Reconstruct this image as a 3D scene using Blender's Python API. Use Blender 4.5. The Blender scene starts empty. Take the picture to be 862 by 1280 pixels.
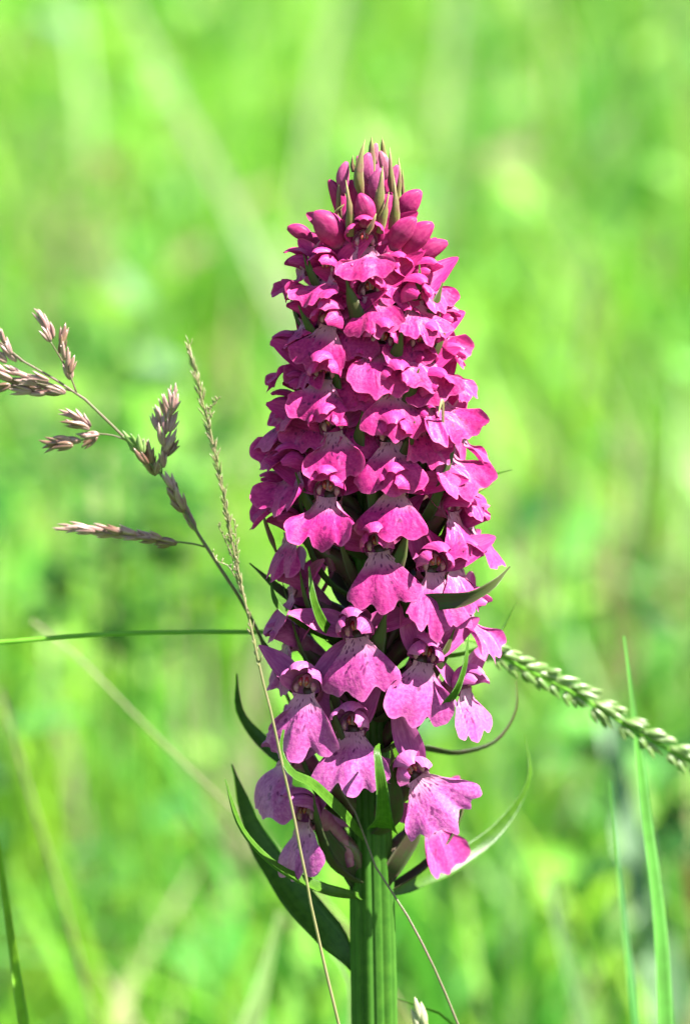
import bpy, math, random
import numpy as np
from mathutils import Vector, Matrix

random.seed(7)
np.random.seed(7)
scene = bpy.context.scene
MM = 0.001
R_ = math.radians

# ------------------------------------------------------------------ camera
PITCH = R_(10.0)
DIST = 0.60
FOCAL = 160.0
ZC = 0.262                      # height of the picture's centre above the ground, at the plant
CAMX = -0.0036
cam_d = bpy.data.cameras.new("camera")
cam = bpy.data.objects.new("camera", cam_d)
scene.collection.objects.link(cam)
scene.camera = cam
CAM = Vector((CAMX, -DIST * math.cos(PITCH), ZC + DIST * math.sin(PITCH)))
cam.location = CAM
cam.rotation_euler = (math.pi / 2 - PITCH, 0, 0)
cam_d.sensor_fit = 'VERTICAL'
cam_d.sensor_height = 36.0
cam_d.sensor_width = 24.0
cam_d.lens = FOCAL
cam_d.clip_start = 0.02
cam_d.clip_end = 3000
cam_d.dof.use_dof = True
cam_d.dof.focus_distance = DIST - 0.008
cam_d.dof.aperture_fstop = 17.0

# ------------------------------------------------------------------ light
SUN_VEC = Vector((0.68, -0.34, 1.0)).normalized()      # towards the sun
SUN_EL = math.asin(SUN_VEC.z)
world = bpy.data.worlds.new("World")
scene.world = world
world.use_nodes = True
wn = world.node_tree.nodes
wl = world.node_tree.links
wn.clear()
wo = wn.new('ShaderNodeOutputWorld')
bg = wn.new('ShaderNodeBackground')
sky = wn.new('ShaderNodeTexSky')
sky.sky_type = 'NISHITA'
sky.sun_disc = False
sky.sun_elevation = SUN_EL
sky.sun_rotation = math.atan2(SUN_VEC.x, SUN_VEC.y)
bg.inputs['Strength'].default_value = 0.05
wl.new(sky.outputs['Color'], bg.inputs['Color'])
wl.new(bg.outputs['Background'], wo.inputs['Surface'])
sun_d = bpy.data.lights.new("sun", 'SUN')
sun_d.energy = 5.0
sun_d.angle = R_(0.5)
sun_d.color = (1.0, 0.965, 0.90)
sun = bpy.data.objects.new("sun", sun_d)
sun.rotation_euler = SUN_VEC.to_track_quat('Z', 'Y').to_euler()
sun.location = (1, -1, 3)
scene.collection.objects.link(sun)

scene.view_settings.view_transform = 'Standard'
scene.view_settings.look = 'None'
scene.view_settings.gamma = 1.0
scene.view_settings.exposure = 2.6
scene.view_settings.use_curve_mapping = False
try:
    scene.cycles.max_bounces = 8
    scene.cycles.transmission_bounces = 6
    scene.cycles.diffuse_bounces = 5
except Exception:
    pass

# ------------------------------------------------------------------ helpers
KPX = 36.0 / FOCAL / 1280.0
FWD = Vector((0, math.cos(PITCH), -math.sin(PITCH)))
UPV = Vector((0, math.sin(PITCH), math.cos(PITCH)))
def at(px, py, Y):
    """The point at depth Y where the photograph shows (px, py)."""
    d = FWD + Vector((1, 0, 0)) * (KPX * (px - 431)) - UPV * (KPX * (py - 640))
    return CAM + d * ((Y - CAM.y) / d.y)
def pxm(Y):
    return KPX * (Y - CAM.y) / math.cos(PITCH)      # metres per pixel at that depth

def catmull(pts, n):
    """smooth curve through pts (chord-length parameter), sampled evenly"""
    P = [Vector(p) for p in pts]
    K = [0.0]
    for a, b in zip(P, P[1:]):
        K.append(K[-1] + max((b - a).length, 1e-9))
    m = len(P)
    D = []
    for i in range(m):
        if i == 0: D.append((P[1] - P[0]) / (K[1] - K[0]))
        elif i == m - 1: D.append((P[-1] - P[-2]) / (K[-1] - K[-2]))
        else:
            h0 = K[i] - K[i - 1]; h1 = K[i + 1] - K[i]
            D.append(((P[i] - P[i - 1]) / h0 * h1 + (P[i + 1] - P[i]) / h1 * h0) / (h0 + h1))
    out = []
    k = 0
    for q in range(n):
        u = K[-1] * q / (n - 1)
        while k < m - 2 and u > K[k + 1]: k += 1
        h = K[k + 1] - K[k]; f = (u - K[k]) / h
        out.append(P[k] * (2 * f ** 3 - 3 * f * f + 1) + D[k] * h * (f ** 3 - 2 * f * f + f) + P[k + 1] * (3 * f * f - 2 * f ** 3) + D[k + 1] * h * (f ** 3 - f * f))
    return out
def lerp_list(vals, t):
    m = len(vals) - 1
    k = min(int(t * m), m - 1)
    f = t * m - k
    f = f * f * (3 - 2 * f) if m > 2 else f
    return vals[k] * (1 - f) + vals[k + 1] * f

def build(name, V, F, mats, parent=None, uv=None, uv2=None, smooth=True, midx=None, col=None):
    me = bpy.data.meshes.new(name)
    me.from_pydata([tuple(v) for v in V], [], F)
    if not isinstance(mats, (list, tuple)):
        mats = [mats]
    for m in mats:
        me.materials.append(m)
    n = len(me.loops)
    li = np.empty(n, dtype=np.int32)
    me.loops.foreach_get('vertex_index', li)
    for nm, u in (('UVMap', uv), ('fan', uv2)):
        if u is not None:
            lay = me.uv_layers.new(name=nm)
            arr = np.asarray(u, dtype=np.float32)[li]
            lay.data.foreach_set('uv', arr.ravel())
    if col is not None:
        at_ = me.attributes.new('col', 'FLOAT_COLOR', 'POINT')
        at_.data.foreach_set('color', np.asarray(col, dtype=np.float32).ravel())
    if midx is not None:
        me.polygons.foreach_set('material_index', np.asarray(midx, dtype=np.int32))
    me.polygons.foreach_set('use_smooth', [smooth] * len(me.polygons))
    me.update()
    o = bpy.data.objects.new(name, me)
    scene.collection.objects.link(o)
    if parent is not None:
        o.parent = parent
    return o
def empty(name, loc, label=None, cat=None, group=None):
    o = bpy.data.objects.new(name, None)
    o.empty_display_size = 0.01
    o.location = loc
    scene.collection.objects.link(o)
    tag(o, label, cat, group)
    return o
def tag(o, label=None, cat=None, group=None, kind=None):
    if label: o['label'] = label
    if cat: o['category'] = cat
    if group: o['group'] = group
    if kind: o['kind'] = kind
    return o

class MB:
    def __init__(s):
        s.V = []; s.F = []; s.uv = []; s.m = []
    def add(s, V, F, uv=None, m=0):
        k = len(s.V)
        s.V += [Vector(v) for v in V]
        s.F += [tuple(i + k for i in f) for f in F]
        s.uv += uv if uv is not None else [(0, 0)] * len(V)
        s.m += [m] * len(F)
    def build(s, name, mats, parent=None, origin=None, **kw):
        V = s.V
        if origin is not None:
            V = [v - origin for v in V]
        o = build(name, V, s.F, mats, parent, uv=s.uv, midx=s.m, **kw)
        if origin is not None:
            o.location = origin
        return o

def tube(pts, radii, seg=8, ridge=0.0, nridge=7, cap=True, rot=0.0):
    """Round or ridged tube along pts; parallel-transport frame."""
    n = len(pts)
    V = []; F = []; uv = []
    T = [(pts[min(i + 1, n - 1)] - pts[max(i - 1, 0)]).normalized() for i in range(n)]
    ref = Vector((0, 1, 0)) if abs(T[0].y) < 0.9 else Vector((1, 0, 0))
    N = (ref - T[0] * ref.dot(T[0])).normalized()
    for i in range(n):
        N = (N - T[i] * N.dot(T[i])).normalized()
        B = T[i].cross(N)
        r = radii[i] if isinstance(radii, (list, tuple)) else radii
        for j in range(seg):
            a = 2 * math.pi * j / seg + rot
            rr = r * (1 + ridge * (abs(math.cos(nridge * a / 2)) ** 0.6 - 0.6)) if ridge else r
            V.append(pts[i] + N * (rr * math.cos(a)) + B * (rr * math.sin(a)))
            uv.append((j / seg, i / (n - 1)))
    for i in range(n - 1):
        for j in range(seg):
            k = (j + 1) % seg
            F.append((i * seg + j, i * seg + k, (i + 1) * seg + k, (i + 1) * seg + j))
    if cap:
        F.append(tuple(range(seg))[::-1])
        F.append(tuple((n - 1) * seg + j for j in range(seg)))
    return V, F, uv

def strip(pts, side, widths, nu=6, cup=0.0, arc=0.0, thick=0.0, ruffle=0.0, rf=3.0, ph=0.0, keel=0.0):
    """A leaf or petal along pts.  side = list of unit side vectors, widths = half widths.
    arc (radians) rolls the section; thick > 0 makes a closed lens section."""
    n = len(pts)
    V = []; F = []; uv = []
    T = [(pts[min(i + 1, n - 1)] - pts[max(i - 1, 0)]).normalized() for i in range(n)]
    layers = (1, -1) if thick > 0 else (0,)
    for L in layers:
        for i in range(n):
            S = (side[i] - T[i] * side[i].dot(T[i])).normalized()
            N = S.cross(T[i]).normalized()
            w = max(widths[i], 1e-6)
            t = i / (n - 1)
            for j in range(nu + 1):
                u = 2 * j / nu - 1
                if arc:
                    rr = w / arc
                    x = rr * math.sin(arc * u); d = -rr * (1 - math.cos(arc * u))
                else:
                    x = w * u; d = -cup * w * u * u
                d += ruffle * w * abs(u) ** 2 * math.sin(rf * 6.28 * t + ph + (1.9 if u > 0 else 0))
                d += -keel * w * (1 - abs(u)) 
                d += L * 0.5 * thick * (1 - abs(u) ** 3) * min(1, 8 * min(t + 0.03, 1 - t + 0.01))
                V.append(pts[i] + S * x + N * d)
                uv.append((j / nu, t))
    m = nu + 1
    tot = n * m
    for i in range(n - 1):
        for j in range(nu):
            q = (i * m + j, i * m + j + 1, (i + 1) * m + j + 1, (i + 1) * m + j)
            F.append(q)
            if thick > 0:
                F.append(tuple(k + tot for k in q[::-1]))
    if thick > 0:
        for i in range(n - 1):
            a, b = i * m, (i + 1) * m
            F.append((a, b, b + tot, a + tot))
            a, b = i * m + nu, (i + 1) * m + nu
            F.append((b, a, a + tot, b + tot))
    return V, F, uv

def px_leaf(path, wpx, twist=0.0, n=22, nu=6, cup=0.25, arc=0.0, thick=0.35, keel=0.0, ruffle=0.0, roll=None, rf=1.5):
    """Leaf along a pixel path [(px,py,Y)...]; half widths in pixels over its length."""
    P = catmull([at(*p) for p in path], n)
    side = []
    for i in range(n):
        T = (P[min(i + 1, n - 1)] - P[max(i - 1, 0)]).normalized()
        view = (P[i] - CAM).normalized()
        S = T.cross(view).normalized()
        a = twist if roll is None else lerp_list(roll, i / (n - 1))
        S = Matrix.Rotation(R_(a), 3, T) @ S
        side.append(S)
    k = pxm(path[0][2])
    W = [lerp_list(wpx, i / (n - 1)) * k for i in range(n)]
    return strip(P, side, W, nu=nu, cup=cup, arc=arc, thick=thick * MM, keel=keel, ruffle=ruffle, rf=rf)

# ------------------------------------------------------------------ materials
def mat(name):
    m = bpy.data.materials.new(name)
    m.use_nodes = True
    m.node_tree.nodes.clear()
    return m, m.node_tree.nodes, m.node_tree.links
class NT:
    """Small wrapper to write node graphs briefly."""
    def __init__(s, name):
        s.m, s.n, s.l = mat(name)
    def __call__(s, typ, _in=None, **kw):
        nd = s.n.new('ShaderNode' + typ)
        for k, v in kw.items():
            setattr(nd, k, v)
        for k, v in (_in or {}).items():
            if hasattr(v, 'is_output') or isinstance(v, bpy.types.NodeSocket):
                s.l.new(v, nd.inputs[k])
            else:
                nd.inputs[k].default_value = v
        return nd
    def math(s, op, a, b=0.0, c=None, clamp=False):
        d = {0: a, 1: b}
        if c is not None: d[2] = c
        return s('Math', d, operation=op, use_clamp=clamp).outputs[0]
    def mix(s, f, a, b, blend='MIX'):
        nd = s.n.new('ShaderNodeMix')
        nd.data_type = 'RGBA'; nd.blend_type = blend
        for i, v in ((0, f), (6, a), (7, b)):
            if isinstance(v, bpy.types.NodeSocket): s.l.new(v, nd.inputs[i])
            else: nd.inputs[i].default_value = v if i == 0 else (tuple(v) + (1,) if len(v) == 3 else v)
        return nd.outputs[2]
    def ramp(s, f, a, b, lo=0.0, hi=1.0):
        nd = s('MapRange', {0: f, 1: a, 2: b, 3: lo, 4: hi}, interpolation_type='SMOOTHSTEP')
        return nd.outputs[0]
    def leaf(s, color, trans=0.4, tcol=None, gloss=0.06, rough=0.4, bump=None, bstr=0.2, bdist=0.0002):
        """thin living tissue: diffuse + translucent + a little gloss"""
        d = {'Color': color}
        if bump is not None:
            b = s('Bump', {'Height': bump, 'Strength': bstr, 'Distance': bdist}).outputs[0]
        df = s('BsdfDiffuse', {'Color': color, 'Roughness': 0.6})
        tr = s('BsdfTranslucent', {'Color': tcol if tcol is not None else color})
        gl = s('BsdfGlossy', {'Color': (1, 1, 1, 1), 'Roughness': rough})
        if bump is not None:
            for x in (df, tr, gl): s.l.new(b, x.inputs['Normal'])
        m1 = s('MixShader', {0: trans, 1: df.outputs[0], 2: tr.outputs[0]})
        lw = s('LayerWeight', {'Blend': 0.25})
        f = s.math('MULTIPLY_ADD', lw.outputs['Fresnel'], gloss * 2, gloss * 0.35)
        m2 = s('MixShader', {0: f, 1: m1.outputs[0], 2: gl.outputs[0]})
        s('OutputMaterial', {'Surface': m2.outputs[0]})
        return s.m

def lip_material():
    g = NT("orchid_lip")
    uv = g('UVMap', uv_map='UVMap').outputs[0]
    fan = g('UVMap', uv_map='fan').outputs[0]
    oi = g('ObjectInfo')
    base = oi.outputs['Color']
    rnd = oi.outputs['Random']
    sx = g('SeparateXYZ', {0: uv}); fx = g('SeparateXYZ', {0: fan})
    off = g.math('MULTIPLY', rnd, 37.0)
    # mottling and veins
    nz = g('TexNoise', {'Vector': uv, 'W': off, 'Scale': 22.0, 'Detail': 4.0, 'Roughness': 0.65}, noise_dimensions='4D').outputs[0]
    warp = g('VectorMath', {0: fan, 1: g('VectorMath', {0: g('TexNoise', {'Vector': fan, 'W': off, 'Scale': 5.0}, noise_dimensions='4D').outputs[1], 3: 0.10}, operation='SCALE').outputs[0]}, operation='ADD').outputs[0]
    vein = g('TexVoronoi', {'Vector': g('VectorMath', {0: warp, 1: (30, 3.2, 1)}, operation='MULTIPLY').outputs[0], 'W': off, 'Scale': 1.0}, voronoi_dimensions='4D', feature='F1').outputs[0]
    dots = g('TexVoronoi', {'Vector': g('VectorMath', {0: warp, 1: (19, 8.0, 1)}, operation='MULTIPLY').outputs[0], 'W': off, 'Scale': 1.0}, voronoi_dimensions='4D', feature='F1').outputs[0]
    c = g.mix(g.ramp(nz, 0.30, 0.72), g.mix(1.0, base, (0.70, 0.45, 0.76), 'MULTIPLY'), g.mix(0.03, base, (0.9, 0.6, 0.85)))
    c = g.mix(g.ramp(vein, 0.0, 0.55, 0.72, 0.0), c, g.mix(1.0, base, (0.55, 0.20, 0.62), 'MULTIPLY'))
    # dark marks in the centre
    a = g.math('ABSOLUTE', g.math('SUBTRACT', sx.outputs[0], 0.5))
    mask = g.math('MULTIPLY', g.ramp(a, 0.16, 0.36, 1.0, 0.0), g.ramp(sx.outputs[1], 0.36, 0.82, 1.0, 0.0))
    mk = g.math('MULTIPLY', g.ramp(dots, 0.26, 0.44, 1.0, 0.0), mask)
    # pale throat
    pale = g.ramp(sx.outputs[1], 0.08, 0.32, 0.8, 0.0)
    c = g.mix(pale, c, (0.50, 0.24, 0.36))
    c = g.mix(g.math('MULTIPLY', mk, 0.85), c, (0.085, 0.006, 0.065))
    # thin paler rim
    c = g.mix(g.ramp(fx.outputs[1], 0.94, 1.0, 0.0, 0.35), c, g.mix(0.15, base, (0.9, 0.6, 0.85)))
    bump = g.math('ADD', g.math('MULTIPLY', vein, 0.5), g.math('MULTIPLY', nz, 0.6))
    return g.leaf(c, trans=0.30, gloss=0.018, rough=0.5, bump=bump, bstr=0.6, bdist=0.0003)

def petal_material():
    g = NT("orchid_petal")
    uv = g('UVMap', uv_map='UVMap').outputs[0]
    oi = g('ObjectInfo')
    base = oi.outputs['Color']
    off = g.math('MULTIPLY', oi.outputs['Random'], 53.0)
    sx = g('SeparateXYZ', {0: uv})
    nz = g('TexNoise', {'Vector': g('VectorMath', {0: uv, 1: (5, 3, 1)}, operation='MULTIPLY').outputs[0], 'W': off, 'Scale': 2.2, 'Detail': 4.0, 'Roughness': 0.6}, noise_dimensions='4D').outputs[0]
    st = g('TexNoise', {'Vector': g('VectorMath', {0: uv, 1: (9, 0.9, 1)}, operation='MULTIPLY').outputs[0], 'W': off, 'Scale': 1.6, 'Detail': 2.0}, noise_dimensions='4D').outputs[0]
    c = g.mix(g.ramp(nz, 0.32, 0.7), g.mix(1.0, base, (0.78, 0.60, 0.80), 'MULTIPLY'), g.mix(0.03, base, (0.9, 0.6, 0.85)))
    c = g.mix(g.ramp(st, 0.5, 0.66, 0.0, 0.40), c, g.mix(1.0, base, (0.6, 0.35, 0.68), 'MULTIPLY'))
    c = g.mix(g.ramp(sx.outputs[1], 0.0, 0.22, 0.4, 0.0), c, (0.42, 0.20, 0.30))
    return g.leaf(c, trans=0.28, gloss=0.022, rough=0.45, bump=g.math('ADD', st, nz), bstr=0.4, bdist=0.0002)

def tissue(name, c1, c2, trans=0.2, gloss=0.08, rough=0.4, scale=900, stripes=0, tip=None, usecol=False, stripecol=None):
    """generic plant tissue: two colours mottled, optional lengthwise stripes and a coloured tip"""
    g = NT(name)
    uv = g('UVMap', uv_map='UVMap').outputs[0]
    geo = g('TexCoord').outputs['Object']
    sx = g('SeparateXYZ', {0: uv})
    nz = g('TexNoise', {'Vector': geo, 'Scale': scale, 'Detail': 3.0, 'Roughness': 0.6}).outputs[0]
    c = g.mix(g.ramp(nz, 0.3, 0.7), c1, c2)
    if usecol:
        c = g.mix(g.ramp(nz, 0.3, 0.7), g.mix(1.0, g('ObjectInfo').outputs['Color'], (0.8, 0.75, 0.8), 'MULTIPLY'), g('ObjectInfo').outputs['Color'])
    bump = nz
    if stripes:
        st = g('TexNoise', {'Vector': g('VectorMath', {0: uv, 1: (stripes, 0.6, 1)}, operation='MULTIPLY').outputs[0], 'Scale': 1.0, 'Detail': 2.5, 'Roughness': 0.6}).outputs[0]
        c = g.mix(g.ramp(st, 0.40, 0.66, 0.0, 0.7), c, stripecol or c2)
        bump = g.math('ADD', g.math('MULTIPLY', nz, 0.3), st)
    if tip is not None:
        c = g.mix(g.ramp(sx.outputs[1], 0.62, 1.0, 0.0, 0.85), c, tip)
    return g.leaf(c, trans=trans, gloss=gloss, rough=rough, bump=bump, bstr=0.45, bdist=0.0002)

def attr_material(name, trans=0.4, gloss=0.06, rough=0.45):
    g = NT(name)
    c = g('Attribute', attribute_name='col').outputs['Color']
    return g.leaf(c, trans=trans, gloss=0.03, rough=0.5)

M_LIP = lip_material()
M_PETAL = petal_material()
M_COLUMN = tissue("orchid_column", (0.40, 0.20, 0.26), (0.34, 0.10, 0.17), trans=0.15, scale=1500)
M_POLLEN = tissue("orchid_pollinia", (0.26, 0.03, 0.03), (0.16, 0.012, 0.02), trans=0.0, gloss=0.15, rough=0.25)
M_SPUR = tissue("orchid_spur", (0.32, 0.11, 0.19), (0.28, 0.05, 0.14), trans=0.3, scale=1200)
M_OVARY = tissue("orchid_ovary", (0.055, 0.075, 0.02), (0.09, 0.035, 0.04), trans=0.05, stripes=9)
M_STEM = tissue("orchid_stem", (0.020, 0.070, 0.007), (0.034, 0.098, 0.010), trans=0.10, gloss=0.03, rough=0.4, stripes=26, stripecol=(0.05, 0.14, 0.02), scale=500)
M_BRACT = tissue("orchid_bract", (0.034, 0.095, 0.007), (0.06, 0.145, 0.012), trans=0.32, gloss=0.035, rough=0.36, stripes=9)
M_BRACT_UP = tissue("orchid_bud_bract", (0.12, 0.115, 0.030), (0.14, 0.060, 0.045), trans=0.15, gloss=0.07, rough=0.45, scale=700, tip=(0.22, 0.23, 0.07))
M_BRACT_DK = tissue("orchid_purple_bract", (0.030, 0.070, 0.014), (0.055, 0.040, 0.024), trans=0.22, gloss=0.03, rough=0.45, stripes=7, tip=(0.07, 0.085, 0.02), scale=350)
M_GRASS = attr_material("meadow_grass_blades")
M_BLADE = tissue("grass_leaf", (0.05, 0.15, 0.012), (0.07, 0.19, 0.02), trans=0.38, gloss=0.03, stripes=8, scale=200, usecol=False)
M_BLADEC = tissue("grass_leaf_coloured", (0.1, 0.3, 0.03), (0.1, 0.3, 0.03), trans=0.38, gloss=0.02, scale=200, usecol=True)
M_EARST = tissue("ryegrass_stalk", (0.13, 0.33, 0.025), (0.16, 0.38, 0.04), trans=0.35, gloss=0.03, stripes=6, scale=200)
M_STRAW = tissue("grass_stalk", (0.15, 0.16, 0.05), (0.19, 0.16, 0.085), trans=0.1, stripes=5, scale=400)
M_CULM = tissue("grass_culm", (0.085, 0.11, 0.03), (0.13, 0.08, 0.06), trans=0.08, stripes=5, scale=300)
M_HUSK = tissue("spikelet_husk", (0.26, 0.115, 0.11), (0.33, 0.20, 0.16), trans=0.25, gloss=0.10, rough=0.35, stripes=8, stripecol=(0.40, 0.29, 0.26), scale=600, tip=(0.38, 0.28, 0.24))
M_HUSKDK = tissue("spikelet_husk_dark", (0.10, 0.03, 0.03), (0.18, 0.09, 0.06), trans=0.2, gloss=0.12, rough=0.32, stripes=7, stripecol=(0.30, 0.22, 0.13), scale=600)
M_HUSKGR = tissue("spikelet_husk_green", (0.085, 0.20, 0.025), (0.155, 0.26, 0.06), trans=0.3, gloss=0.10, rough=0.35, stripes=8, stripecol=(0.30, 0.34, 0.16), scale=500)

# ------------------------------------------------------------------ the ground and the meadow
def ground():
    g = NT("meadow_ground")
    co = g('TexCoord').outputs['Object']
    n1 = g('TexNoise', {'Vector': co, 'Scale': 9.0, 'Detail': 6.0, 'Roughness': 0.65}).outputs[0]
    n2 = g('TexNoise', {'Vector': co, 'Scale': 60.0, 'Detail': 4.0}).outputs[0]
    c = g.mix(g.ramp(n1, 0.35, 0.65), (0.035, 0.10, 0.015), (0.08, 0.21, 0.025))
    c = g.mix(g.ramp(n2, 0.5, 0.75, 0.0, 0.6), c, (0.07, 0.06, 0.03))
    b = g('Bump', {'Height': n2, 'Strength': 0.8, 'Distance': 0.02}).outputs[0]
    p = g('BsdfPrincipled', {'Base Color': c, 'Roughness': 0.95, 'Normal': b})
    g('OutputMaterial', {'Surface': p.outputs[0]})
    xs = sorted(set([-1200, -300, -80, -25, -10] + list(np.linspace(-5, 5, 41)) + [10, 25, 80, 300, 1200]))
    ys = sorted(set([-1200, -300, -60, -15, -5] + list(np.linspace(-2, 10, 61)) + [20, 40, 90, 300, 1200]))
    V = []; F = []
    for y in ys:
        for x in xs:
            z = 0.006 * math.sin(7 * x + 1) * math.sin(5 * y) if abs(x) < 6 and -2 < y < 11 else 0
            d = math.hypot(x, y)
            if d > 60: z += 0
            V.append((x, y, z - 0.006))
    nx = len(xs)
    for i in range(len(ys) - 1):
        for j in range(nx - 1):
            F.append((i * nx + j, i * nx + j + 1, (i + 1) * nx + j + 1, (i + 1) * nx + j))
    o = build("ground", V, F, g.m)
    tag(o, kind='structure')
ground()

PAL = np.array([(0.145, 0.37, 0.022), (0.050, 0.20, 0.012), (0.06, 0.24, 0.028), (0.26, 0.41, 0.13), (0.34, 0.35, 0.16), (0.20, 0.17, 0.07), (0.21, 0.40, 0.025)])
def blades(name, n, yr, hr, wr, wts, lean=0.6, seed=1, kind='stuff', label=None, hfun=None):
    rs = np.random.RandomState(seed)
    y = yr[0] + (yr[1] - yr[0]) * rs.rand(n) ** 1.35
    x = (rs.rand(n) * 2 - 1) * (0.22 + 0.24 * (y + 0.6))
    h = hr[0] + (hr[1] - hr[0]) * rs.rand(n)
    if hfun is not None: h = h * hfun(x, y)
    w = wr[0] + (wr[1] - wr[0]) * rs.rand(n)
    az = rs.rand(n) * 2 * np.pi
    la = lean * h * (0.3 + 1.3 * rs.rand(n) ** 1.5)
    fa = rs.rand(n) * np.pi
    # palette weights vary in patches
    patch = np.sin(x * 23 + 1.3 + np.sin(y * 5)) + np.sin(y * 6.3 - x * 14 + 2) + 0.8 * np.sin(x * 51 + y * 9)
    pr = np.tile(np.asarray(wts, float), (n, 1))
    pr[:, 0] *= np.exp(0.7 * patch); pr[:, 1] *= np.exp(-0.7 * patch); pr[:, 6] *= np.exp(0.9 * patch)
    pr[:, 5] *= np.exp(-0.6 * patch); pr[:, 3] *= np.exp(0.8 * np.sin(x * 31 - y * 3 + 1)); pr[:, 4] *= np.exp(0.9 * np.sin(x * 17 + y * 4)); pr[:, 2] *= np.exp(0.9 * np.sin(x * 27 + y * 2))
    cum = np.cumsum(pr / pr.sum(1, keepdims=True), 1)
    k = (rs.rand(n, 1) > cum).sum(1).clip(0, 6)
    c = PAL[k] * (0.75 + 0.5 * rs.rand(n, 1))
    ts = np.array([0, 0.35, 0.7, 1.0])
    ws = np.array([0.8, 1.0, 0.7, 0.06])
    V = np.zeros((n, 8, 3)); 
    for i, t in enumerate(ts):
        cx = x + np.cos(az) * la * t ** 2; cy = y + np.sin(az) * la * t ** 2
        cz = h * (t - 0.22 * t ** 3 * (la / h) * 2) - 0.01 * (t == 0)
        for s, sg in enumerate((-1, 1)):
            V[:, 2 * i + s, 0] = cx + sg * 0.5 * w * ws[i] * np.cos(fa)
            V[:, 2 * i + s, 1] = cy + sg * 0.5 * w * ws[i] * np.sin(fa)
            V[:, 2 * i + s, 2] = cz
    q = np.array([(0, 1, 3, 2), (2, 3, 5, 4), (4, 5, 7, 6)])
    F = (np.arange(n)[:, None, None] * 8 + q[None]).reshape(-1, 4)
    C = np.ones((n, 8, 4)); C[:, :, :3] = c[:, None, :]
    me = bpy.data.meshes.new(name)
    nv = n * 8; nf = len(F)
    me.vertices.add(nv); me.vertices.foreach_set('co', V.astype(np.float32).ravel())
    me.loops.add(nf * 4); me.loops.foreach_set('vertex_index', F.astype(np.int32).ravel())
    me.polygons.add(nf)
    me.polygons.foreach_set('loop_start', np.arange(0, nf * 4, 4, dtype=np.int32))
    a = me.attributes.new('col', 'FLOAT_COLOR', 'POINT')
    a.data.foreach_set('color', C.astype(np.float32).ravel())
    me.polygons.foreach_set('use_smooth', [True] * nf)
    me.materials.append(M_GRASS)
    me.update(calc_edges=True); me.validate()
    o = bpy.data.objects.new(name, me)
    scene.collection.objects.link(o)
    tag(o, label, None, None, kind)
    return o
def rising(x, y):
    return np.clip(0.42 + 0.58 * (y - 0.7) / 1.9, 0.42, 1.0)
def hollow(x, y):
    """shorter growth in two dips of the sward"""
    f = np.ones_like(x)
    for (cx, cy, r) in ((-0.075, 0.45, 0.05), (0.125, 0.30, 0.05)):
        f *= 1 - 0.7 * np.exp(-(((x - cx) / r) ** 2 + ((y - cy) / (2.5 * r)) ** 2))
    return f
#             lime mid  blue pale straw brown yellowgreen
blades("meadow_grass", 26000, (0.75, 7.0), (0.16, 0.42), (0.003, 0.007), (4.6, 3.4, 1.5, 1.6, 0.7, 0.30, 4.0), seed=3, hfun=rising, label='tall bright green meadow grass filling the background')
blades("near_grass", 3800, (0.32, 0.95), (0.06, 0.20), (0.002, 0.0055), (4, 3.4, 1.8, 1.7, 0.7, 0.30, 3.2), seed=5, hfun=hollow, label='shorter blurred grass just behind the orchid')
blades("turf_grass", 9000, (-0.7, 1.2), (0.02, 0.07), (0.002, 0.004), (3, 3, 2, 1, 0.3, 0.2, 2), seed=9, label='short turf round the foot of the orchid')

# ------------------------------------------------------------------ the orchid
orchid = empty('orchid', (0, 0, 0), 'magenta marsh orchid spike in full flower on a thick ridged green stem', 'orchid')
AX = 465.0
def zpx(py): return at(AX, py, 0.0).z
def stem_part():
    ys = [(-0.01, 3.3), (0.10, 3.2), (zpx(1290), 3.0), (zpx(1130), 2.9), (zpx(1000), 2.7), (zpx(800), 2.5), (zpx(600), 2.2), (zpx(400), 1.8), (zpx(330), 1.3), (zpx(296), 0.5)]
    pts = []; rad = []
    for i in range(60):
        t = i / 59
        z = ys[0][0] + (ys[-1][0] - ys[0][0]) * t
        for k in range(len(ys) - 1):
            if ys[k][0] <= z <= ys[k + 1][0] + 1e-9:
                f = (z - ys[k][0]) / (ys[k + 1][0] - ys[k][0]); r = ys[k][1] * (1 - f) + ys[k + 1][1] * f
        pts.append(Vector((0.0005 * math.sin(z * 45), 0.0003 * math.sin(z * 60), z))); rad.append(r * MM)
    V, F, uv = tube(pts, rad, seg=110, ridge=0.13, nridge=13, rot=0.3)
    build('stem', V, F, M_STEM, orchid, uv=uv)
stem_part()

# radius of the flower mouths from the stem axis, by picture height (mm)
def Rpx(py):
    ys = [280, 320, 400, 500, 600, 700, 900, 1100]
    rs = [4.6, 5.8, 7.4, 8.3, 9.0, 9.3, 9.3, 8.5]
    return float(np.interp(py, ys, rs))

def colour_at(py, rnd):
    top = np.array((0.47, 0.023, 0.165)); mid = np.array((0.42, 0.018, 0.172)); low = np.array((0.40, 0.098, 0.275))
    t = (py - 300) / 350
    if t < 1: c = top * (1 - max(t, 0)) + mid * max(t, 0)
    else:
        u = min((py - 650) / 250, 1); c = mid * (1 - u) + low * u
    c = c * (0.9 + 0.2 * rnd)
    return (c[0], c[1], c[2], 1)

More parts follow.
